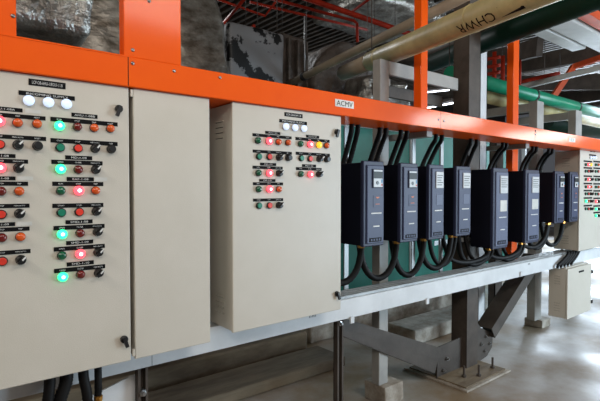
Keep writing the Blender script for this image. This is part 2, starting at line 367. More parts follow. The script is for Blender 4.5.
# ---------------------------------------------------------------- orange trunking
YT = 2.03
zt = P(300, 86.4, YT).z; zb = P(300, 109.7, YT).z; YTB = 2.32
t = thing('cable_trunking', 'long orange metal cable trunking running above the cabinets and drives', 'cable trunking', (3, YT+.1, zb))
bm = bmesh.new(); box(bm, -.6, 11, YT, YTB, zb, zt, .003); link('channel', bm, 'orange', t)
def riser(pa, pb):
    x0 = P(pa, 30, YT).x; x1 = P(pb, 30, YT).x
    link('riser', Box(x0, x1, YT, YT+.06, zt-.002, 3.1, .003), 'orange', t)
riser(-60, 16.5); riser(123.8, 181)
bm = bmesh.new(); xe = P(124.5, 30, YT).x
box(bm, -.6, xe+.02, YT-.0025, YT+.001, zt-.004, zt+.001); link('seam_flange', bm, 'orange', t)
for px, py in ((13, 16), (132.7, 50), (132.7, 63.4), (149, 1), (174, 71), (220, 77.5), (438.5, 119.6), (443.8, 121), (535.5, 131), (535.5, 134.5)):
    p = P(px, py, YT); bm = bmesh.new(); lathe(bm, (p.x, YT, p.z), (0, -1, 0), [(0, .008), (.002, .008), (.005, .005), (.006, 0)], 10); link('bolt', bm, 'steel', t, True)
for px in (440.8, 535.3, 128.5):
    x = P(px, 100, YT).x; link('joint_seam', Box(x-.0015, x+.0015, YT-.0006, YT+.001, zb+.003, zt-.003), 'plate', t)
# label ACMV
def sign(px0, px1, py, hp, s, m='stick'):
    a = P(px0, py, YT).x; b = P(px1, py, YT).x; cz = P((px0+px1)/2, py, YT).z; h = .037*hp/8
    o = link('sign_plate', Box(a, b, YT-.002, YT+.0005, cz-h/2, cz+h/2), m, t)
    lettering(s, (a+b)/2, YT-.0028, cz, (b-a)*.86, h*.70, o, 'plate', bold=0); return o
M['sign'] = mat('white_sign', (238, 236, 230), .5)
o = sign(335, 353.6, 103.9, 9.4, 'ACMV', 'sign'); o['label'] = 'white plate lettered ACMV'
sign(568.8, 575, 140, 9, 'C3', 'sign')
for px in (424, 523):   # brackets under the back of trunking
    a = P(px, 130, 2.2).x; link('bracket', Box(a-.02, a+.05, YTB-.16, YTB+.25, zb-.045, zb, .003), 'frame', t)
rel(t)

# ---------------------------------------------------------------- white beam
YB = 2.22; bt = P(343, 300.2, YB).z; bb = P(343, 319.6, YB).z; YBB = 2.38
t = thing('support_beam', 'long white painted steel channel beam carrying the cabinets and cable loops', 'beam', (3, YB+.08, bb))
bm = bmesh.new()
prism(bm, [(YB, bb), (YBB, bb), (YBB, bb+.012), (YB+.012, bb+.012), (YB+.012, bt-.012), (YBB, bt-.012), (YBB, bt), (YB, bt)], 'x', -.8, 11.5)
link('channel', bm, 'white', t)
for i, y in enumerate((YB+.02, YB+.058, YB+.1, YB+.142)):
    xa = P(341, 295, y).x-.1; bm = bmesh.new(); box(bm, xa, 5.9, y-.008, y+.008, bt, bt+.022, .002); link('cable_rail', bm, 'galv', t)
link('rail_gap_shade', Box(P(341, 295, YB).x-.1, 5.9, YB+.026, YB+.15, bt, bt+.004), 'col', t)  # dark sheet painted in for the shade in the gaps between rails
for px, py in ((352, 319.7), (427.3, 301.0), (521, 273.8)):
    p = P(px, py, YB-.006); link('clip', Box(p.x-.018, p.x+.018, YB-.012, YB-.001, p.z-.024, p.z+.022, .002), 'white', t)
x = P(152, 360, YB).x; link('joint_seam', Box(x-.001, x+.001, YB-.0006, YB, bb, bt), 'plate', t)
p = P(312.5, 316.2, YB); lettering('E-M3', p.x, YB-.001, p.z, .09, .014, t, 'plate')
p = P(529, 264, YB); lettering('M1', p.x, YB-.001, p.z, .05, .02, t, 'plate')
rel(t)

# ---------------------------------------------------------------- drives
YV = 2.13
DR = [(364, 384.5, 'd'), (401, 418.3, 'd'), (429.6, 444.2, 'p'), (456.8, 471, 'p'), (493.9, 508.5, 'P'), (526.2, 539.6, 'P'), (555.6, 564.4, 'd'), (570.6, 578.2, 'd')]
bots = [247.4, 243.0, 240.2, 236.6, 249.6, 243.7, 223.6, 222.2]
tops = [160.4, 162.6, 164.2, 165.8, 167.6, 169.4, 170.9, 171.6]
dlab = ['nearest blue drive unit, beside the beige cabinet', 'second blue drive unit from the beige cabinet, keypad uncovered',
 'third blue drive unit from the beige cabinet, paper over its keypad', 'fourth blue drive unit, just before the first larger drive',
 'larger blue drive unit, first of the two bigger ones', 'larger blue drive unit, second of the two bigger ones, further right',
 'small blue drive unit just beyond the larger drives', 'small blue drive unit furthest right, against the far cabinet']
DX = []
for i, (a, b, st) in enumerate(DR):
    x0 = P(a, 200, YV).x; x1 = P(b, 200, YV).x; z1 = P(a, tops[i], YV).z; z0 = P(a, bots[i], YV).z; w = x1-x0; h = z1-z0; dep = .225
    DX.append((x0, x1, z0, z1))
    t = thing('drive_unit', dlab[i], 'drive unit', ((x0+x1)/2, YV+.1, z0), 'blue variable speed drives on the frame')
    bm = bmesh.new(); box(bm, x0+.004, x1-.004, YV+.03, YV+dep, z0+.006, z1-.012, .004)
    for k in range(5):  # ventilation ridges on the side
        zz = z1-.05-k*.012
    box(bm, x0+.002, x0+.006, YV+.2, YV+.215, z0+.01, z1-.02); link('housing', bm, 'vbody', t)
    bm = bmesh.new(); box(bm, x0, x1, YV+.006, YV+.034, z0, z1, .006, seg=2); link('front_frame', bm, 'vedge', t)
    m_ = w*.13
    bm = bmesh.new(); box(bm, x0+m_, x1-w*.05, YV-.004, YV+.01, z0+h*.035, z1-h*.05, .005, seg=2); link('front_cover', bm, 'vlight' if st == 'P' else 'vfront', t)
    kx0, kx1 = x0+w*.36, x0+w*.87; kz1 = z1-h*.095; kz0 = z1-h*.315
    kp = link('keypad', Box(kx0, kx1, YV-.012, YV-.003, kz0, kz1, .003), 'key' if st != 'd' else 'vedge', t)
    if st == 'd':
        link('display', Box(kx0+.008, kx1-.01, YV-.0135, YV-.011, kz0+(kz1-kz0)*.52, kz1-.018), 'screen', kp)
        link('brand_strip', Box(kx0+.008, kx1-.01, YV-.0135, YV-.011, kz1-.016, kz1-.005), 'key', kp)
        link('key_panel', Box(kx0+.008, kx1-.01, YV-.0135, YV-.011, kz0+.006, kz0+(kz1-kz0)*.5), 'key', kp)
        bm = bmesh.new(); cx = kx0+(kx1-kx0)*.42; cz = kz0+(kz1-kz0)*.27
        lathe(bm, (cx, YV-.0135, cz), (0, -1, 0), [(0, .013), (.003, .012), (.0035, 0)], 12); link('dial', bm, 'black', kp)
        link('softkey', Box(kx1-.022, kx1-.013, YV-.0155, YV-.0135, cz, cz+.025), 'keyb', kp)
        link('stop_key', Box(kx1-.022, kx1-.013, YV-.0155, YV-.0135, cz-.02, cz-.008), 'rbt', kp)
    else:
        bm = bmesh.new()
        for k in range(5): box(bm, kx0+.012, kx1-.012-.01*(k % 3), YV-.0128, YV-.0118, kz1-.03-k*.018, kz1-.025-k*.018)
        link('printing', bm, 'screen', kp)
    # nameplate
    nz1 = z1-h*.40; nz0 = z1-h*.54
    npl = link('name_plate', Box(kx0+.01, kx1-.004, YV-.006, YV-.003, nz0, nz1, .001), 'vfront' if st == 'd' else 'stick' if st == 'P' else 'vlight', t)
    if st == 'd':
        cx = (kx0+kx1)/2
        bm = bmesh.new(); prism(bm, [(cx-.018, nz1-.012), (cx+.018, nz1-.012), (cx+.006, nz1-.022), (cx-.006, nz1-.022)], 'y', YV-.008, YV-.006); link('emblem', bm, 'logo', npl)
        link('emblem_line', Box(cx-.02, cx+.02, YV-.008, YV-.006, nz0+.018, nz0+.022), 'logo', npl)
    for zz, hw in ((z1-h*.612, .5), (z1-h*.765, .30)):
        bx = x0+w*.32 if hw == .5 else x0+w*.42
        link('stripe', Box(bx, bx+w*hw, YV-.0065, YV-.003, zz-.004, zz+.004), 'ink', t)
    vp = link('vent_plate', Box(x0+w*.24, x0+w*.82, YV-.0065, YV-.003, z0+h*.055, z0+h*.10), 'plate', t)
    bm = bmesh.new()
    for k in range(4): xx = x0+w*(.29+.13*k); box(bm, xx, xx+w*.08, YV-.0075, YV-.006, z0+h*.065, z0+h*.09)
    link('vent_slot', bm, 'vfront', vp)
    rel(t)
# rear struts that hold the drives
frm = thing('drive_rack', 'pale slotted strut rack behind the row of blue drives', 'rack', (4.2, 2.39, bt))
for px, py in ((346, 265), (413, 262), (441, 255), (512, 240)):
    x = P(px, py, 2.39).x; link('upright', Box(x-.02, x+.02, 2.385, 2.395, bt-.1, zb-.0), 'galv', frm)
zz = P(440, 243, 2.38).z; xs = P(343, 250, 2.38).x
link('cross_rail', Box(xs, P(552, 240, 2.38).x, 2.375, 2.385, 1.32, 1.36), 'galv', frm)
link('cross_rail', Box(xs, P(552, 240, 2.38).x, 2.375, 2.385, 1.80, 1.84), 'galv', frm)
link('strut_foot', Box(P(436, 243, 2.38).x, P(487, 243, 2.38).x, 2.396, 2.40, zz-.02, zz+.02), 'galv', frm); rel(frm)

# cable loops below drives
def tagged_cable(name, pts, r, lab, cat, group, parent=None, gland=None, gm='brass', n=14, ribs=.06):
    t = thing(name, lab, cat, Vector(pts[0]), group)
    bm = bmesh.new(); tube(bm, spline(pts, n), r, 10, ribs); link('sheath', bm, 'cable', t)
    if gland:
        bm = bmesh.new(); lathe(bm, gland[0], gland[1], [(0, r*1.0), (.003, r*1.22), (.014, r*1.22), (.016, r*1.1), (.024, r*1.1)], 8); link('gland', bm, gm, t)
    rel(t); return t
ords = ['nearest', 'second', 'third', 'fourth', 'fifth', 'sixth', 'seventh', 'eighth']
for i, (x0, x1, z0, z1) in enumerate(DX):
    xc = (x0+x1)/2; w = x1-x0
    mx, ly = [(350, 282.5), (385, 278), (418, 274), (440, 268), (470, 266), (505, 262), (541, 248), (556, 245)][i]
    for k, (dx, dxl, rad) in enumerate([(0, -.27 if i != 2 else -.24, .0235)] + ([(.045, -.20, .018)] if i in (3, 4, 5) else []) + ([(-.04, -.46, .02)] if i in (4, 5, 6) else [])):
        X = xc+dx; XL = X+dxl; yg = 2.25-.012*k
        zlow = max(P(mx, ly, 2.28).z, bt+.014+rad)+.018*k
        top = z0-.03; pts = [(X, yg, z0+.004), (X, yg, top)]
        D = top-zlow; N = 8
        for q in range(1, N):
            a_ = math.pi*q/N; pts.append(((X+XL)/2+(X-XL)/2*math.cos(a_), yg+.11*q/N, top-D*math.sin(a_)**.8))
        pts += [(XL, yg+.115, top), (XL-.005, 2.38, z0+.08), (XL-.005, 2.385, z0+.16)]
        tagged_cable('power_cable', pts, rad, 'black ribbed cable looping under the %s blue drive%s' % (ords[i], ['', ', the tighter inner loop', ', the wider flatter loop'][k if k == 0 or i != 6 else 2]), 'cable', 'cable loops under the drives', gland=((X, yg, z0+.002), (0, 0, -1)), n=4, ribs=.03)
# conduits from trunking down behind drives
cb = [343, 369, 390, 423, 462, 491, 523, 539]; ct = [352, 380, 401, 436, 471, 503, 533, 549]
for i in range(8):
    for k in range(2):
        off = (0, 6, )[k]*(1 if i < 5 else .6)
        zt_ = zb+.01
        tp = P(ct[i]+off, 128+1.7*i, 2.26); tp.z = zt_
        low = P(cb[i]+off, 164, 2.375)
        pts = [tp, tp+Vector((0, .005, -.05)), tp.lerp(low, .45)+Vector((.01, 0, 0)), low, low+Vector((-.03, .02, -.12)), low+Vector((-.03, .04, -.24))]
        th = tagged_cable('flexible_conduit', pts, .018, '%s conduit of the %s pair dropping from the orange trunking' % (['left', 'right'][k], ords[i]), 'conduit', 'conduits dropping from the trunking', ribs=.05)
        bm = bmesh.new(); lathe(bm, tp, (0, 0, -1), [(0, .014), (.05, .014), (.052, .012)], 10); o = link('metal_sleeve', bm, 'galv', th); o.matrix_parent_inverse = Matrix.Translation(-th.location)
# cables under first cabinet
for i, (px, l) in enumerate(((49.5, .022), (66, .026), (83.5, .021), (98, .0155))):
    p = P(px, 378-.25*(px-49), 2.13); q = Vector((p.x, 2.13, .955))
    dx = (-.01, -.03, .015, .0)[i]
    pts = [q, q+Vector((0, 0, -.06)), q+Vector((dx, .0, -.16)), q+Vector((dx*1.4, .03, -.36)), q+Vector((dx, .06, -.6)), q+Vector((dx*2, .1, -.945))]
    if i == 3: pts = [q, q+Vector((0, 0, -.05)), q+Vector((0, 0, -.11)), q+Vector((.0, .01, -.17)), q+Vector((-.02, .05, -.5)), q+Vector((0, .1, -.945))]
    tagged_cable('power_cable', pts, l, ['leftmost', 'second from left, thickest', 'third from left', 'rightmost, brass collared'][i]+' black cable hanging below the nearest cabinet', 'cable', 'cables under the nearest cabinet', gland=((q.x, q.y, q.z-.155), (0, 0, -1)) if i == 3 else None)
# cables into small box
for k in range(5):
    a = P(558+k*3.4, 268, 2.185); a.z = sb_top+.012; e = P(568+k*2.6, 252, 2.185); e.z = P(580, 251, 2.13).z
    pts = [a, a+Vector((0, 0, .03)), a.lerp(e, .5)+Vector((.0, -.004, .0)), e+Vector((0, 0, -.03)), e]
    tagged_cable('power_cable', pts, .016, 'black cable rising from the small box, %s of five' % ['leftmost', 'second from left', 'middle', 'second from right', 'rightmost'][k], 'cable', 'cables out of the small hanging box', n=5, gm='galv', gland=((a.x, a.y, a.z-.002), (0, 0, 1)))

# ---------------------------------------------------------------- columns, posts, blocks
YC = 2.40
xa = P(467, 330, YC).x; xb = P(477.8, 330, YC).x
t = thing('steel_column', 'big brown-grey steel column standing between the two slanted braces', 'column', ((xa+xb)/2, YC+.08, 0))
bm = bmesh.new(); box(bm, xa, xb, YC, YC+.014, .03, 4.9); box(bm, xa, xb, YC+.15, YC+.164, .03, 4.9); box(bm, xa, xa+.012, YC+.012, YC+.152, .03, 4.9); box(bm, (xa+xb)/2-.006, (xa+xb)/2+.006, YC+.012, YC+.152, .03, 4.9)
link('shaft', bm, 'col', t)
f_ = PZ(466, 387.5, .03); f2 = PZ(497, 366, .03)
link('base_plate', Box(f_.x, f2.x, f_.y, YC+.36, .018, .03, .002), 'dust', t)
link('grout_pad', Box(f_.x-.03, f2.x+.04, f_.y-.03, YC+.4, 0, .018, .003), 'conc', t)
for ax, ay in [PZ(*q, .03).xy for q in ((464, 377), (478.8, 376), (492.5, 368))]+[(xa-.1, YC+.25)]:
    bm = bmesh.new(); lathe(bm, (ax, ay, .03), (0, 0, 1), [(0, .02), (.018, .02), (.019, .01), (.10, .01), (.10, 0)], 8); link('anchor_bolt', bm, 'col', t)
# gussets
def pl(pts, y0, y1, name, m, par):
    bm = bmesh.new(); prism(bm, [(P(a, b, y0).x, P(a, b, y0).z) for a, b in pts], 'y', y0, y1); return link(name, bm, m, par)
g = pl([(466, 335), (460.7, 337.5), (438, 347.5), (437, 379.5), (444, 381), (466, 367)], YC+.05, YC+.062, 'gusset_plate', 'brace', t)
for a, b in ((446.3, 358.5), (443, 370)):
    p = P(a, b, YC+.05); bm = bmesh.new(); lathe(bm, (p.x, YC+.05, p.z), (0, -1, 0), [(0, .017), (.014, .017), (.014, .009), (.03, .009), (.03, 0)], 8); link('bolt', bm, 'steel', t)
pl([(477, 322), (481, 328), (493, 333), (492, 347), (487, 356), (477, 363)], YC+.05, YC+.062, 'gusset_plate', 'brace', t)
for a, b in ((485.5, 336.5), (481.2, 344), (489.4, 343.4), (484.4, 351)):
    p = P(a, b, YC+.05); bm = bmesh.new(); lathe(bm, (p.x, YC+.05, p.z), (0, -1, 0), [(0, .016), (.012, .016), (.012, .009), (.026, .009), (.026, 0)], 8); link('bolt', bm, 'steel', t)
rel(t)
# braces
YR = YC+.03
def brace(pts, label, depth=.08):
    bm = bmesh.new(); q = [(P(a, b, YR).x, P(a, b, YR).z) for a, b in pts]
    # channel: web + flanges along the two long edges
    prism(bm, q, 'y', YR, YR+.01)
    (ax, az), (bx, bz), (cx, cz), (dx, dz) = q
    def fl(x0, z0, x1, z1, sgn):
        d = Vector((x1-x0, 0, z1-z0)).normalized(); n = Vector((-d.z, 0, d.x))*sgn*.01
        prism(bm, [(x0, z0), (x1, z1), (x1+n.x, z1+n.z), (x0+n.x, z0+n.z)], 'y', YR, YR-depth)
    return bm, q, fl
bm = bmesh.new()
q = [(P(a, b, YR).x, P(a, b, YR).z) for a, b in ((341, 318), (441, 348.6), (434.8, 373), (341, 334.8))]
prism(bm, q, 'y', YR, YR+.018)
e0 = Vector((q[0][0], YR+.04, q[0][1])); e1 = Vector((q[1][0], YR+.04, q[1][1])); bar(bm, e0, e1, .075, .010)
e0 = Vector((q[3][0], YR+.04, q[3][1])); e1 = Vector((q[2][0], YR+.04, q[2][1])); bar(bm, e0, e1, .075, .010)
# a raised line where channel folds
m0 = (Vector((q[0][0], YR, q[0][1]))+Vector((q[3][0], YR, q[3][1])))/2; m1 = (Vector((q[1][0], YR, q[1][1]))+Vector((q[2][0], YR, q[2][1])))/2
bar(bm, m0, m1, .004, .006)
tag(link('steel_brace', bm, 'brace'), 'wide brown-grey brace sloping down rightward from the white beam to the column', 'brace', 'slanted braces bolted to the column')
bm = bmesh.new()
a = P(493.5, 333.5, 2.39); b = P(540, 259, 2.39)
s_ = (b-a).normalized(); nrm = Vector((-s_.z, 0, s_.x)); hw = .062
q = [a-nrm*hw, b-nrm*hw, b+nrm*hw, a+nrm*hw]
prism(bm, [(v.x, v.z) for v in q], 'y', 2.39, 2.40)
for sg in (-1, 1):
    c_ = [a+nrm*hw*sg, b+nrm*hw*sg, b+nrm*(hw-.01)*sg, a+nrm*(hw-.01)*sg]
    prism(bm, [(v.x, v.z) for v in c_], 'y', 2.40, 2.56)
tag(link('steel_brace', bm, 'brace'), 'steel brace rising to the right from the column to the white beam', 'brace', 'slanted braces bolted to the column')
# posts on concrete blocks
def block(px, py, zt_, Y, w, d, label):
    x = P(px, py, Y).x; bm = bmesh.new()
    box(bm, x, x+w, Y, Y+d, 0, zt_, .008, seg=2)
    for v in bm.verts: v.co += Vector((noise.noise(v.co*9), noise.noise(v.co*9+Vector((5, 0, 0))), 0))*.006
    tag(link('concrete_block', bm, 'conc'), label, 'concrete block', 'concrete footings under the posts')
    return x
def post(x0, x1, Y, d, z0, z1, label, m='frame', tape=False, group='frame posts behind the white beam'):
    bm = bmesh.new(); box(bm, x0, x1, Y, Y+.012, z0, z1); box(bm, x0, x0+.012, Y, Y+d, z0, z1); box(bm, x0, x1, Y+d-.012, Y+d, z0, z1); box(bm, x1-.012, x1, Y, Y+d, z0, z1)
    return tag(link('steel_post', bm, m), label, 'post', group)
bx = block(385.3, 390.6, .15, 2.40, .22, .22, 'pale concrete block under the post left of the column')
YF = 2.46
x0 = P(379.5, 250, YF).x; x1 = P(388.5, 250, YF).x
ftop = P(376, 57, YF).z; fbot = P(376, 71.5, YF).z
t = thing('pipe_support', 'grey goal-shaped steel frame on a concrete block, its crossbar under the cream pipe', 'pipe frame', ((x0+x1)/2, YF+.05, .15))
link('upright', Box(x0, x1, YF, YF+.08, .15, ftop, .004), 'frame', t)
xr = P(452, 85, YF).x
link('crossbar', Box(x1, xr+.1, YF, YF+.03, fbot, ftop, .004), 'frame', t)
link('crossbar', Box(x1, xr+.1, YF+.16, YF+.19, fbot-.13, fbot-.03, .004), 'col', t)
link('side_arm', Box(x1, x1+.05, YF+.03, YF+.16, fbot-.08, fbot-.02, .004), 'frame', t)
rel(t)
block(542.4, 322.4, .096, 2.57, .226, .22, 'pale concrete block under the post near the small hanging box')
YQ = 2.62
xq0 = P(535, 300, YQ).x; xq1 = P(541.5, 300, YQ).x; zq = P(540, 101, YQ).z
t = thing('pipe_bracket', 'pale post on a concrete block, its arm under the green pipe', 'bracket', ((xq0+xq1)/2, YQ+.05, .096), 'brackets carrying the green pipe')
link('upright', Box(xq0, xq1, YQ, YQ+.1, .096, zq, .004), 'frame', t)
link('arm', Box(xq0, xq0+.08, YQ+.1, YQ+.9, zq-.12, zq-.02, .004), 'frame', t); link('upright', Box(xq0, xq0+.08, YQ+.82, YQ+.9, 0, zq-.12, .004), 'frame', t); rel(t)
xq0 = P(576, 120, YQ).x; xq1 = P(582, 120, YQ).x; zq2 = P(581, 111, YQ).z
t = thing('pipe_bracket', 'pale post topped by an arm just above the far cabinet', 'bracket', ((xq0+xq1)/2, YQ+.05, 0), 'brackets carrying the green pipe')
link('upright', Box(xq0, xq1, YQ, YQ+.1, 0, zq2, .004), 'frame', t)
link('arm', Box(xq0, xq0+.08, YQ+.1, YQ+.9, zq2-.12, zq2-.02, .004), 'frame', t); link('upright', Box(xq0, xq0+.08, YQ+.82, YQ+.9, 0, zq2-.12, .004), 'frame', t); rel(t)
x0 = P(480, 100, 2.75).x; x1 = P(487, 100, 2.75).x
post(x0, x1, 2.75, .06, 0, 3.7, 'slim whitish post just right of the big column', 'white')
x0 = P(495, 285, 3.3).x; x1 = P(502, 285, 3.3).x
post(x0, x1, 3.3, .1, 0, 2.6, 'darker post seen behind the right-hand brace', 'col')
# slotted support legs under beam front
def leg(pa, pb, Y, label, gus=False):
    x0 = P(pa, 370, Y).x; x1 = P(pb, 370, Y).x; w = x1-x0
    t = thing('support_leg', label, 'support leg', ((x0+x1)/2, Y, 0), 'slotted legs under the white beam')
    bm = bmesh.new(); box(bm, x0, x0+w*.25, Y, Y+.04, 0, bb); box(bm, x1-w*.25, x1, Y, Y+.04, 0, bb); box(bm, x0, x1, Y+.034, Y+.04, 0, bb); link('strut_channel', bm, 'col', t)
    p = P((pa+pb)/2, 322 if not gus else 391, Y); bm = bmesh.new(); lathe(bm, (p.x, Y+.03, p.z-.01), (0, -1, 0), [(0, .018), (.034, .018), (.036, .010), (.05, .01), (.05, 0)], 6); link('bolt', bm, 'steel', t)
    if gus:
        bm = bmesh.new(); zz = p.z; prism(bm, [(x0-.32, zz-.2), (x0-.28, zz+.0), (x0-.02, zz+.07), (x1, zz+.07), (x1, zz-.05), (x0, zz-.16)], 'y', Y+.045, Y+.055); link('gusset_plate', bm, 'white', t)
    rel(t)
leg(337.5, 343.5, 2.25, 'thin slotted steel leg under the white beam below the lit cabinet corner')
leg(138, 148, 2.25, 'slotted steel leg with a bolted white gusset under the nearest cabinets', True)

# ---------------------------------------------------------------- background: green panel wall and plinths
YG = 4.7
gx0 = P(215, 200, YG).x; gx1 = P(585, 200, YG).x; gt = P(362, 127.5, YG).z
t = thing('green_partition', 'large green panelled partition with white frames behind the blue drives', 'partition', ((gx0+gx1)/2, YG, 0))
link('panel', Box(gx0, 9.3, YG+.02, YG+.06, .1, gt), 'teal', t)
link('frame_rail', Box(gx0, 9.3, YG-.01, YG+.07, gt, gt+.09, .005), 'white', t)
link('frame_rail', Box(gx0, 9.3, YG-.01, YG+.07, 0, .1, .005), 'white', t)
for px in (346.5, 411.5, 441, 300, 480, 510, 525):
    x = P(px, 200, YG).x; link('mullion', Box(x-.03, x+.03, YG-.008, YG+.07, .1, gt, .005), 'white', t)
rel(t)
def plinth(x0, x1, y0, y1, h, label, grp='long concrete plinths behind the beam', m='conc'):
    bm = bmesh.new(); n = max(2, int((x1-x0)/.25)); 
    for i in range(1):
        box(bm, x0, x1, y0, y1, 0, h, .02, seg=2)
    tag(link('concrete_plinth', bm, m), label, 'plinth', grp)
pb = PZ(415, 346, 0); 
plinth(pb.x, pb.x+1.5, pb.y, pb.y+.42, .16, 'short concrete plinth just left of the big column')
plinth(3.3, 6.2, 3.9, 4.3, .2, 'long pale concrete plinth in front of the green partition, behind the short one')
plinth(-1.5, 3.15, 3.2, 3.62, .10, 'long dusty brown plinth nearest under the beam at the left', m='dust')
plinth(-2.5, 3.1, 3.72, 4.5, .22, 'higher dusty brown plinth furthest back at the left', m='dust')
# machine silhouettes under left (dark unit feet)
bm = bmesh.new(); box(bm, -1.6, 2.6, 3.8, 4.5, .36, 1.05, .03)
for q in (-1.2, .2, 1.2, 2.2): box(bm, q, q+.16, 4.0, 4.3, .22, .37)
tag(link('machine_casing', bm, 'dark'), 'dark machine casing standing on the plinths behind the left cabinets', 'machine')
pz = PZ(292, 332, .14)

# ---------------------------------------------------------------- overhead: ducts
def lump(bm, amt, f):
    for v in bm.verts: v.co += Vector((noise.noise(v.co*f), noise.noise(v.co*f+Vector((9, 2, 1))), noise.noise(v.co*f+Vector((3, 7, 4)))))*amt
def rbox(x0, x1, y0, y1, z0, z1, bev=.08, cuts=14, amt=.035, f=3.5):
    bm = bmesh.new(); box(bm, x0, x1, y0, y1, z0, z1, bev, seg=3)
    bmesh.ops.subdivide_edges(bm, edges=[e for e in bm.edges if e.calc_length() > .25], cuts=cuts, use_grid_fill=True)
    bmesh.ops.triangulate(bm, faces=[f_ for f_ in bm.faces if len(f_.verts) > 4]); lump(bm, amt, f); return bm
# duct seen through the opening
za = P(60, 31, 2.95).z
o = link('insulated_duct', rbox(-1.2, P(96, 30, 2.95).x, 2.95, 3.7, za, za+1.0, .06), 'foil', None, True)
tag(o, 'silver foil-wrapped duct seen through the left orange opening', 'duct', 'foil wrapped ducts')
bm = bmesh.new(); x = P(78, 10, 2.93).x; bar(bm, (x, 2.93, za-.02), (x, 2.93, za+1.1), .03, .05); s_ = link('duct_rod', bm, 'col'); tag(s_, 'dark upright rod against the left foil duct', 'rod')
# drum-like duct
def cyl(c, r, y0, y1, m, label, amt=.03, grp='foil wrapped ducts', ax='y', name='insulated_duct', sq=1):
    bm = bmesh.new(); N = 56; K = 24; rings = []
    for j in range(K+1):
        yy = y0+(y1-y0)*j/K; rr = r*(.93 if j in (0, K) else 1)
        rings.append([bm.verts.new((c[0]+rr*math.cos(a), yy, c[1]+rr*math.sin(a)*sq) if ax == 'y' else (yy, c[0]+rr*math.cos(a), c[1]+rr*math.sin(a)*sq)) for a in [2*math.pi*k/N for k in range(N)]])
    for A, B in zip(rings, rings[1:]):
        for k in range(N): bm.faces.new((A[k], A[(k+1) % N], B[(k+1) % N], B[k]))
    for rg, fl in ((rings[0], 1), (rings[-1], 0)):
        ce = bm.verts.new(sum((v.co for v in rg), Vector())/N); mid = [bm.verts.new(v.co.lerp(ce.co, .5)) for v in rg]
        for k in range(N): bm.faces.new((rg[k], rg[(k+1) % N], mid[(k+1) % N], mid[k])); bm.faces.new((mid[k], mid[(k+1) % N], ce))
    lump(bm, amt, 3.5); bmesh.ops.recalc_face_normals(bm, faces=bm.faces)
    return tag(link(name, bm, m, None, True), label, 'duct', grp)
c = P(150, 78, 3.9); e = P(231, 75, 3.9)
cyl((c.x, c.z), e.x-c.x, 3.9, 5.0, 'foild', 'big round dull foil duct behind the second orange riser', sq=1.9, amt=.05)
# stained grey sheet box
a = P(229, 26, 4.9); b = P(284, 26, 4.9)
tag(link('stained_panel_duct', rbox(a.x, b.x, 4.9, 5.5, 2.2, P(256, 27, 4.9).z, .04, amt=.015), 'patch', None, True), 'grey sheet duct with black stains beside the big round duct', 'duct')
a = b; b = P(307, 30, 5.0)
tag(link('ribbed_duct', rbox(a.x+.03, b.x, 5.0, 5.6, 2.2, P(300, 37, 5.0).z, .04, amt=.02), 'brownduct', None, True), 'dusty brown duct between the stained sheet and the rounded duct', 'duct')
bm = bmesh.new()
for k in range(3): xx = a.x+.1+k*.15; box(bm, xx, xx+.03, 4.93, 4.99, 2.2, P(300, 42, 5.0).z)
tag(link('duct_bracing', bm, 'brownduct'), 'upright brown ribs on the face of the dusty duct', 'bracing')
c = P(348, 95, 4.9); e = P(382, 80, 4.9)
cyl((c.x, c.z), (e.x-c.x)*1.0, 4.8, 5.8, 'brownduct', 'rounded dusty duct end behind the grey conduit pipe', sq=1.0)
a = P(352, 60, 4.5)
tag(link('insulated_duct', rbox(P(368, 90, 4.2).x, P(411, 90, 4.2).x, 4.2, 4.7, P(390, 112, 4.2).z, P(390, 78, 4.2).z, .08, amt=.05, f=5), 'foil', None, True), 'crumpled silver foil duct seen inside the grey goal-shaped frame', 'duct', 'foil wrapped ducts')
p = PD(405, 5, 8.5); q = PD(445, 22, 8.5)
tag(link('insulated_duct', rbox(p.x-.9, p.x+1.2, p.y-.1, p.y+1.6, p.z-.1, p.z+.6, .1, amt=.05), 'foil', None, True), 'silver foil duct high up behind the tall orange post', 'duct', 'foil wrapped ducts')

# ---------------------------------------------------------------- overhead: pipes
def pipe(name, a, b, r, m, label, cat='pipe', grp=None, n=2, seg=28):
    return tag(link(name, Tube(a, b, r, seg, n), m), label, cat, grp)
# cream pipe
pa = PD(372, 61, 4.1); pb_ = PD(480, 15.5, 2.75); zc = (pa.z+pb_.z)/2; pa.z = pb_.z = zc
pa = PD(372, 61, 4.1); pb_ = PD(480, 15.5, 2.78); d = (pb_-pa).normalized()
t = thing('water_pipe', 'thick cream pipe crossing above the frame, with black lettering', 'pipe', pa, 'overhead water pipes')
r = .083
link('pipe_body', Tube(pa-d*.02, pb_+d*1.2, r, 32, 4), 'cream', t)
link('pipe_end', Tube(pa-d*.62, pa-d*.02, r*.86, 32, 2), 'cream2', t)
def band(p, rr): 
    bm = bmesh.new(); lathe(bm, p, d, [(-.008, rr*1.03), (.008, rr*1.03)], 32); return bm
link('band', band(pa+d*.15, r), 'cream', t); link('band', band(pb_-d*.06, r), 'cream', t)
# lettering wrapped on the underside-front of the pipe
bm = text_bm('CHWR', .0); bmesh.ops.triangulate(bm, faces=bm.faces[:]); bmesh.ops.subdivide_edges(bm, edges=bm.edges[:], cuts=4, use_grid_fill=True); side = R - d*R.dot(d); side.normalize()
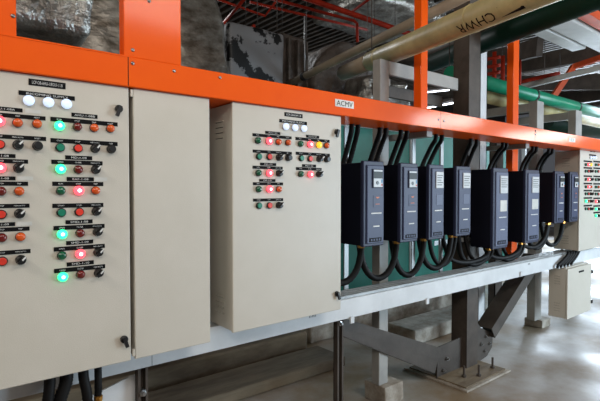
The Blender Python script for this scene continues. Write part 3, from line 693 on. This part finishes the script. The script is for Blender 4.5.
# axis frame: along = -d (upside-down reading), around from camera-facing lower side
mid = PD(484, 22, 2.75); s0 = (mid-pa).dot(d)
toc = (O-(pa+d*s0)); toc -= d*toc.dot(d); toc.normalize(); up_ = d.cross(toc)
if up_.z < 0: up_ = -up_
for v in bm.verts:
    u_, w_ = v.co.x*.105, v.co.y*.085; ang = -(w_/r) - .36   # turned half round, low on the pipe
    nn = toc*math.cos(ang)+up_*math.sin(ang); v.co = pa+d*(s0-u_)+nn*(r+.001) if False else pa+d*(s0-u_)+nn*(r*1.012)
link('lettering', bm, 'plate', t)
bm = bmesh.new()
def onp(u_, w_): 
    ang = w_/r-.36; nn = toc*math.cos(ang)+up_*math.sin(ang); return pa+d*(s0+u_)+nn*(r*1.006)
bm.faces.new([bm.verts.new(onp(*q)) for q in ((.19, -.03), (.36, -.03), (.36, -.01), (.19, .035))]); link('flow_arrow', bm, 'plate', t)
rel(t)
# taupe conduit with hanger
a = PD(289, 84, 6.2); b = PD(470, -6, 3.9)
t = thing('conduit_pipe', 'long taupe pipe slanting up from behind the orange trunking', 'pipe', a, 'overhead water pipes')
link('pipe_body', Tube(a, b, .047, 20, 3), 'cream2', t)
h_ = a.lerp(b, .13); dd = (b-a).normalized(); bm = bmesh.new(); lathe(bm, h_, dd, [(-.03, .056), (.03, .056)], 16); link('clamp', bm, 'black', t)
link('hanger_rod', Tube(h_, Vector((h_.x, h_.y, h_.z+.75)), .008, 8), 'galv', t); rel(t)
# dark green pipe
a = PD(425, 66, 5.7); b = PD(575, 5, 3.55)
pipe('water_pipe', a, b+(b-a)*.4, .098, 'dgreen', 'thick dark green pipe crossing the upper right below the cream pipe', grp='overhead water pipes')
a = PD(395, 66, 6.6); b = PD(520, 19, 4.4)
pipe('water_pipe', a, b, .075, 'col', 'dark grey pipe between the cream and dark green pipes', grp='overhead water pipes')
# bright green pipe along the row
x0 = P(450, 75, 2.9).x; z = 2.925
t = thing('water_pipe', 'bright green pipe running above the far drives', 'pipe', (x0, 2.9, z), 'overhead water pipes')
link('pipe_body', Tube((x0, 2.9, z), (11, 2.9, z), .08, 28), 'green', t)
for px in (533, 576): 
    x = P(px, 95, 2.9).x; bm = bmesh.new(); lathe(bm, (x, 2.9, z), (1, 0, 0), [(-.02, .086), (.02, .086)], 28); link('clamp', bm, 'black', t)
rel(t)
z2 = P(495, 98.5, 3.15).z
pipe('water_pipe', (P(470, 90, 3.15).x, 3.15, z2), (11, 3.15, z2), .085, 'cream', 'cream pipe behind and below the bright green pipe', grp='overhead water pipes')
z3 = P(590, 129, 3.6).z
pipe('water_pipe', (P(545, 120, 3.6).x, 3.6, z3), (13, 3.6, z3), .16, 'dgreen', 'dark green pipe low behind the far cabinet top', grp='overhead water pipes')
# orange posts
def opost(pa, pb, pyb, Y, zb_, zt_, lab):
    x0 = P(pa, pyb, Y).x; x1 = P(pb, pyb, Y).x
    bm = bmesh.new(); box(bm, x0, x1, Y, Y+.07, zb_, zt_, .004, seg=2)
    return tag(link('orange_post', bm, 'orange'), lab, 'post', 'orange posts above the trunking')
opost(421, 427.5, 100, 2.24, zt, 4.3, 'tall orange post rising from the trunking behind the cream pipe')
opost(513, 518.5, 120, 2.35, .9, 4.3, 'tall orange post further right, crossed by the dark green pipe')
# red things on right
for i, (px, pw, y0, y1, dep) in enumerate(((494.5, 4, 52, 90, 7.6), (503, 4, 56, 92, 7.8), (519.8, 3, 60, 90, 7.0))):
    a = PD(px, y0, dep); b = PD(px, y1, dep); b.x, b.y = a.x, a.y
    pipe('riser_pipe', a, b, pw/470*dep/2, 'red', 'red vertical pipe, %s of three right of the big column' % ['leftmost', 'middle', 'rightmost'][i], grp='red vertical pipes')
for y in (58, 66, 73):
    pipe('red_branch_pipe', PD(483, y+2, 7.7), PD(500, y-1, 7.5), .028, 'red', 'short red sideways pipe, %s of three beside the red vertical pipes' % {58: 'topmost', 66: 'middle', 73: 'lowest'}[y], grp='red branch pipes')
# red sprinkler pipes top
def rp(pts, r, lab):
    bm = bmesh.new(); tube(bm, [PD(*q) for q in pts], r, 12); return tag(link('sprinkler_pipe', bm, 'red'), lab, 'pipe', 'red sprinkler pipes')
rp([(285, -9, 6.2), (380, 23.5, 6.6), (441, 45, 6.9)], .038, 'thickest red sprinkler pipe, passing behind the tall orange post')
rp([(262, -4, 6.6), (354, 20.8, 7.0), (357, 23.5, 7.0), (357.5, 42, 7.0)], .022, 'red sprinkler pipe that turns down at its right end')
rp([(250, 2, 7.2), (368, 30, 7.8)], .020, 'thin straight red pipe just under the one that turns down')
rp([(349, 14, 7.0), (372, -3, 6.0)], .018, 'short red pipe slanting up at the top of the middle')
rp([(222, 25, 6.5), (247, -4, 5.6)], .02, 'short red pipe slanting up beside the big round duct')
rp([(246, 32, 6.4), (254, 26, 6.1)], .022, 'stubby red pipe end above the stained grey duct')
rp([(203, -6, 7), (265, 16, 7.5), (277, 0, 7)], .018, 'bent thin red pipe at the top left of the roof')
rp([(462, 92, 8.5), (520, 82, 7.8), (560, 73, 7.4)], .03, 'long faint red pipe in the right distance') 
# overhead ducts right
zd = 3.6
tag(link('sheet_duct', Box(5.8, 7.05, 2.56, 2.74, zd, zd+.05, .01), 'ductw'), 'pale flat duct panel under the right ceiling, nearer the back', 'duct', 'pale ducts under the right ceiling')
tag(link('sheet_duct', Box(5.0, 9.2, 2.24, 2.52, zd, zd+.2, .01), 'ductw'), 'long pale rectangular duct beside the orange overhead tray', 'duct', 'pale ducts under the right ceiling')
bm = bmesh.new(); box(bm, 5.0, 10.5, 2.06, 2.19, zd+.02, zd+.12)
tag(link('overhead_tray', bm, 'orange2'), 'orange overhead tray beside the pale duct at the top right', 'tray')
for i in range(3):
    pipe('electrical_conduit', (5.4, 1.98-.12*i, zd+.3), (10.5, 1.98-.12*i, zd+.3), .02, 'galv', 'thin pale conduit by the top right orange tray, %s of three' % ['nearest to the tray', 'middle', 'furthest from the tray'][i], 'conduit', 'thin conduits at the top right')
bm = bmesh.new(); bar(bm, PD(516, 88.5, 8.2), PD(606, 66.5, 6.6), .06, .08)
tag(link('steel_purlin', bm, 'ductw'), 'pale slim steel purlin rising to the right edge', 'purlin')
bm = bmesh.new(); bar(bm, PD(553, 97, 8.6), PD(574, 66, 8.6), .09, .09); bar(bm, PD(573, 67, 8.6), PD(606, 56, 8.2), .09, .09)
tag(link('orange_brace', bm, 'orange2'), 'bent orange steel brace in the right distance', 'brace')
for i, (a, b, c, e, dep) in enumerate(((487, 72, 606, 50, 10), (500, 84, 606, 82, 10.5), (490, 60, 540, 47, 9.4), (560, 100, 606, 92, 10.8))):
    bm = bmesh.new(); bar(bm, PD(a, b, dep), PD(c, e, dep-1.5), .12, .3)
    tag(link('roof_beam', bm, 'col'), 'dark grey roof beam at the upper right, %s' % ['above the purlin', 'level with the purlin', 'leftmost, near the red vertical pipes', 'lowest, by the bent orange brace'][i], 'beam', 'dark roof beams at the right')
for i, (a, b, dep) in enumerate(((470, 20, 9), )):
    pass
# fluorescent lamps beyond
def lamp(a, b, lab, r=.013):
    a = Vector(a); b = Vector(b)
    t = thing('fluorescent_lamp', lab, 'lamp', (a+b)/2, 'fluorescent lamps in the distance')
    link('tube', Tube(a, b, r, 10), 'tube', t)
    bm = bmesh.new(); o_ = Vector((0, 0, .05)); bar(bm, a+o_, b+o_, .1, .04); link('housing', bm, 'col', t); rel(t)
lamp(PD(427, 108, 7.6), PD(453, 103, 7.2), 'lit fluorescent lamp just above the trunking inside the grey frame')
lamp(PD(420, 93, 9.5), PD(449, 90, 9.0), 'smaller lit lamp higher and further back inside the grey frame', .014)

# hanger rods carry the overhead things
def hang(o, pts):
    for x, y, z in pts:
        h = link('hanger_rod', Tube((x, y, z), (x, y, 5.2), .005, 6), 'col', o)
        if o.type == 'EMPTY': h.matrix_parent_inverse = Matrix.Translation(-o.location)
from collections import defaultdict
for o in [o for o in COL.objects if o.parent is None and o.name.split('.')[0] in ('sheet_duct', 'overhead_tray', 'fluorescent_lamp', 'electrical_conduit', 'insulated_duct', 'stained_panel_duct', 'ribbed_duct', 'riser_pipe', 'water_pipe', 'sprinkler_pipe', 'orange_brace')]:
    vs = []
    for m_ in ([o] if o.type == 'MESH' else [c_ for c_ in o.children if c_.type == 'MESH' and c_.name.split('.')[0] in ('pipe_body', 'housing')]): vs += [v.co.copy() for v in m_.data.vertices]
    vs.sort(key=lambda v: v.x); 
    if not vs: continue
    zt2 = lambda x_: max((v for v in vs if abs(v.x-x_) < .45), key=lambda v: v.z, default=None)
    xs_ = [vs[0].x+.12, vs[-1].x-.12]
    for x_ in xs_:
        v = zt2(x_)
        if v and v.z < 5.15 and v.y > 1.9: hang(o, [(v.x, v.y, v.z-.004)])

# ---------------------------------------------------------------- light
def area(name, loc, target, sx, sy, power, col):
    l = bpy.data.lights.new(name, 'AREA'); l.shape = 'RECTANGLE'; l.size = sx; l.size_y = sy; l.energy = power; l.color = col
    o = bpy.data.objects.new(name, l); COL.objects.link(o); o.location = loc
    o.rotation_euler = (Vector(target)-Vector(loc)).to_track_quat('-Z', 'Y').to_euler()
area('ceiling_lamp_left', (-1.2, -1.8, 3.9), (.8, 2.1, 1.4), 2.2, .8, 40, (1, .93, .83))
area('ceiling_lamp_mid', (2.0, -2.0, 4.3), (2.6, 2.1, 1.3), 2.2, .8, 62, (1, .93, .86))
area('left_side_fill', (-2.8, .9, 4.4), (3.0, 2.4, 2.2), 2.2, .8, 60, (1, .93, .84))  # added fill so the left faces of the posts do not go black
area('daylight_right', (8.2, -3.4, 1.5), (5.6, 2.4, .9), 3.2, 2.4, 350, (.66, .85, 1))  # unseen daylight panel added at right, low so the trunking does not mirror it
area('glare_strip', (9.0, -2.0, 3.2), (3.1, 2.03, 2.2), 1.3, .32, 34, (1, .99, .96))  # added light, placed so the trunking shows a glare patch
area('glare_strip_far', (13.4, -2.0, 3.15), (4.6, 2.03, 2.2), 1.8, .3, 42, (1, .99, .96))  # second added light, for the farther glare patch on the trunking
area('daylight_far', (17, 4.6, 3.6), (7, 3.6, .2), 5, 3.4, 1150, (.72, .86, 1))
area('ceiling_lamp_back', (3.6, 7.4, 4.6), (3.6, 4.6, 1.2), 2.4, .6, 66, (.95, .98, 1))
w = bpy.data.worlds.new('world'); C.world = w; w.use_nodes = True
w.node_tree.nodes['Background'].inputs[0].default_value = (.75, .8, .9, 1); w.node_tree.nodes['Background'].inputs[1].default_value = .07
C.view_settings.view_transform = 'Standard'; C.view_settings.look = 'None'; C.view_settings.exposure = .35; C.view_settings.gamma = 1
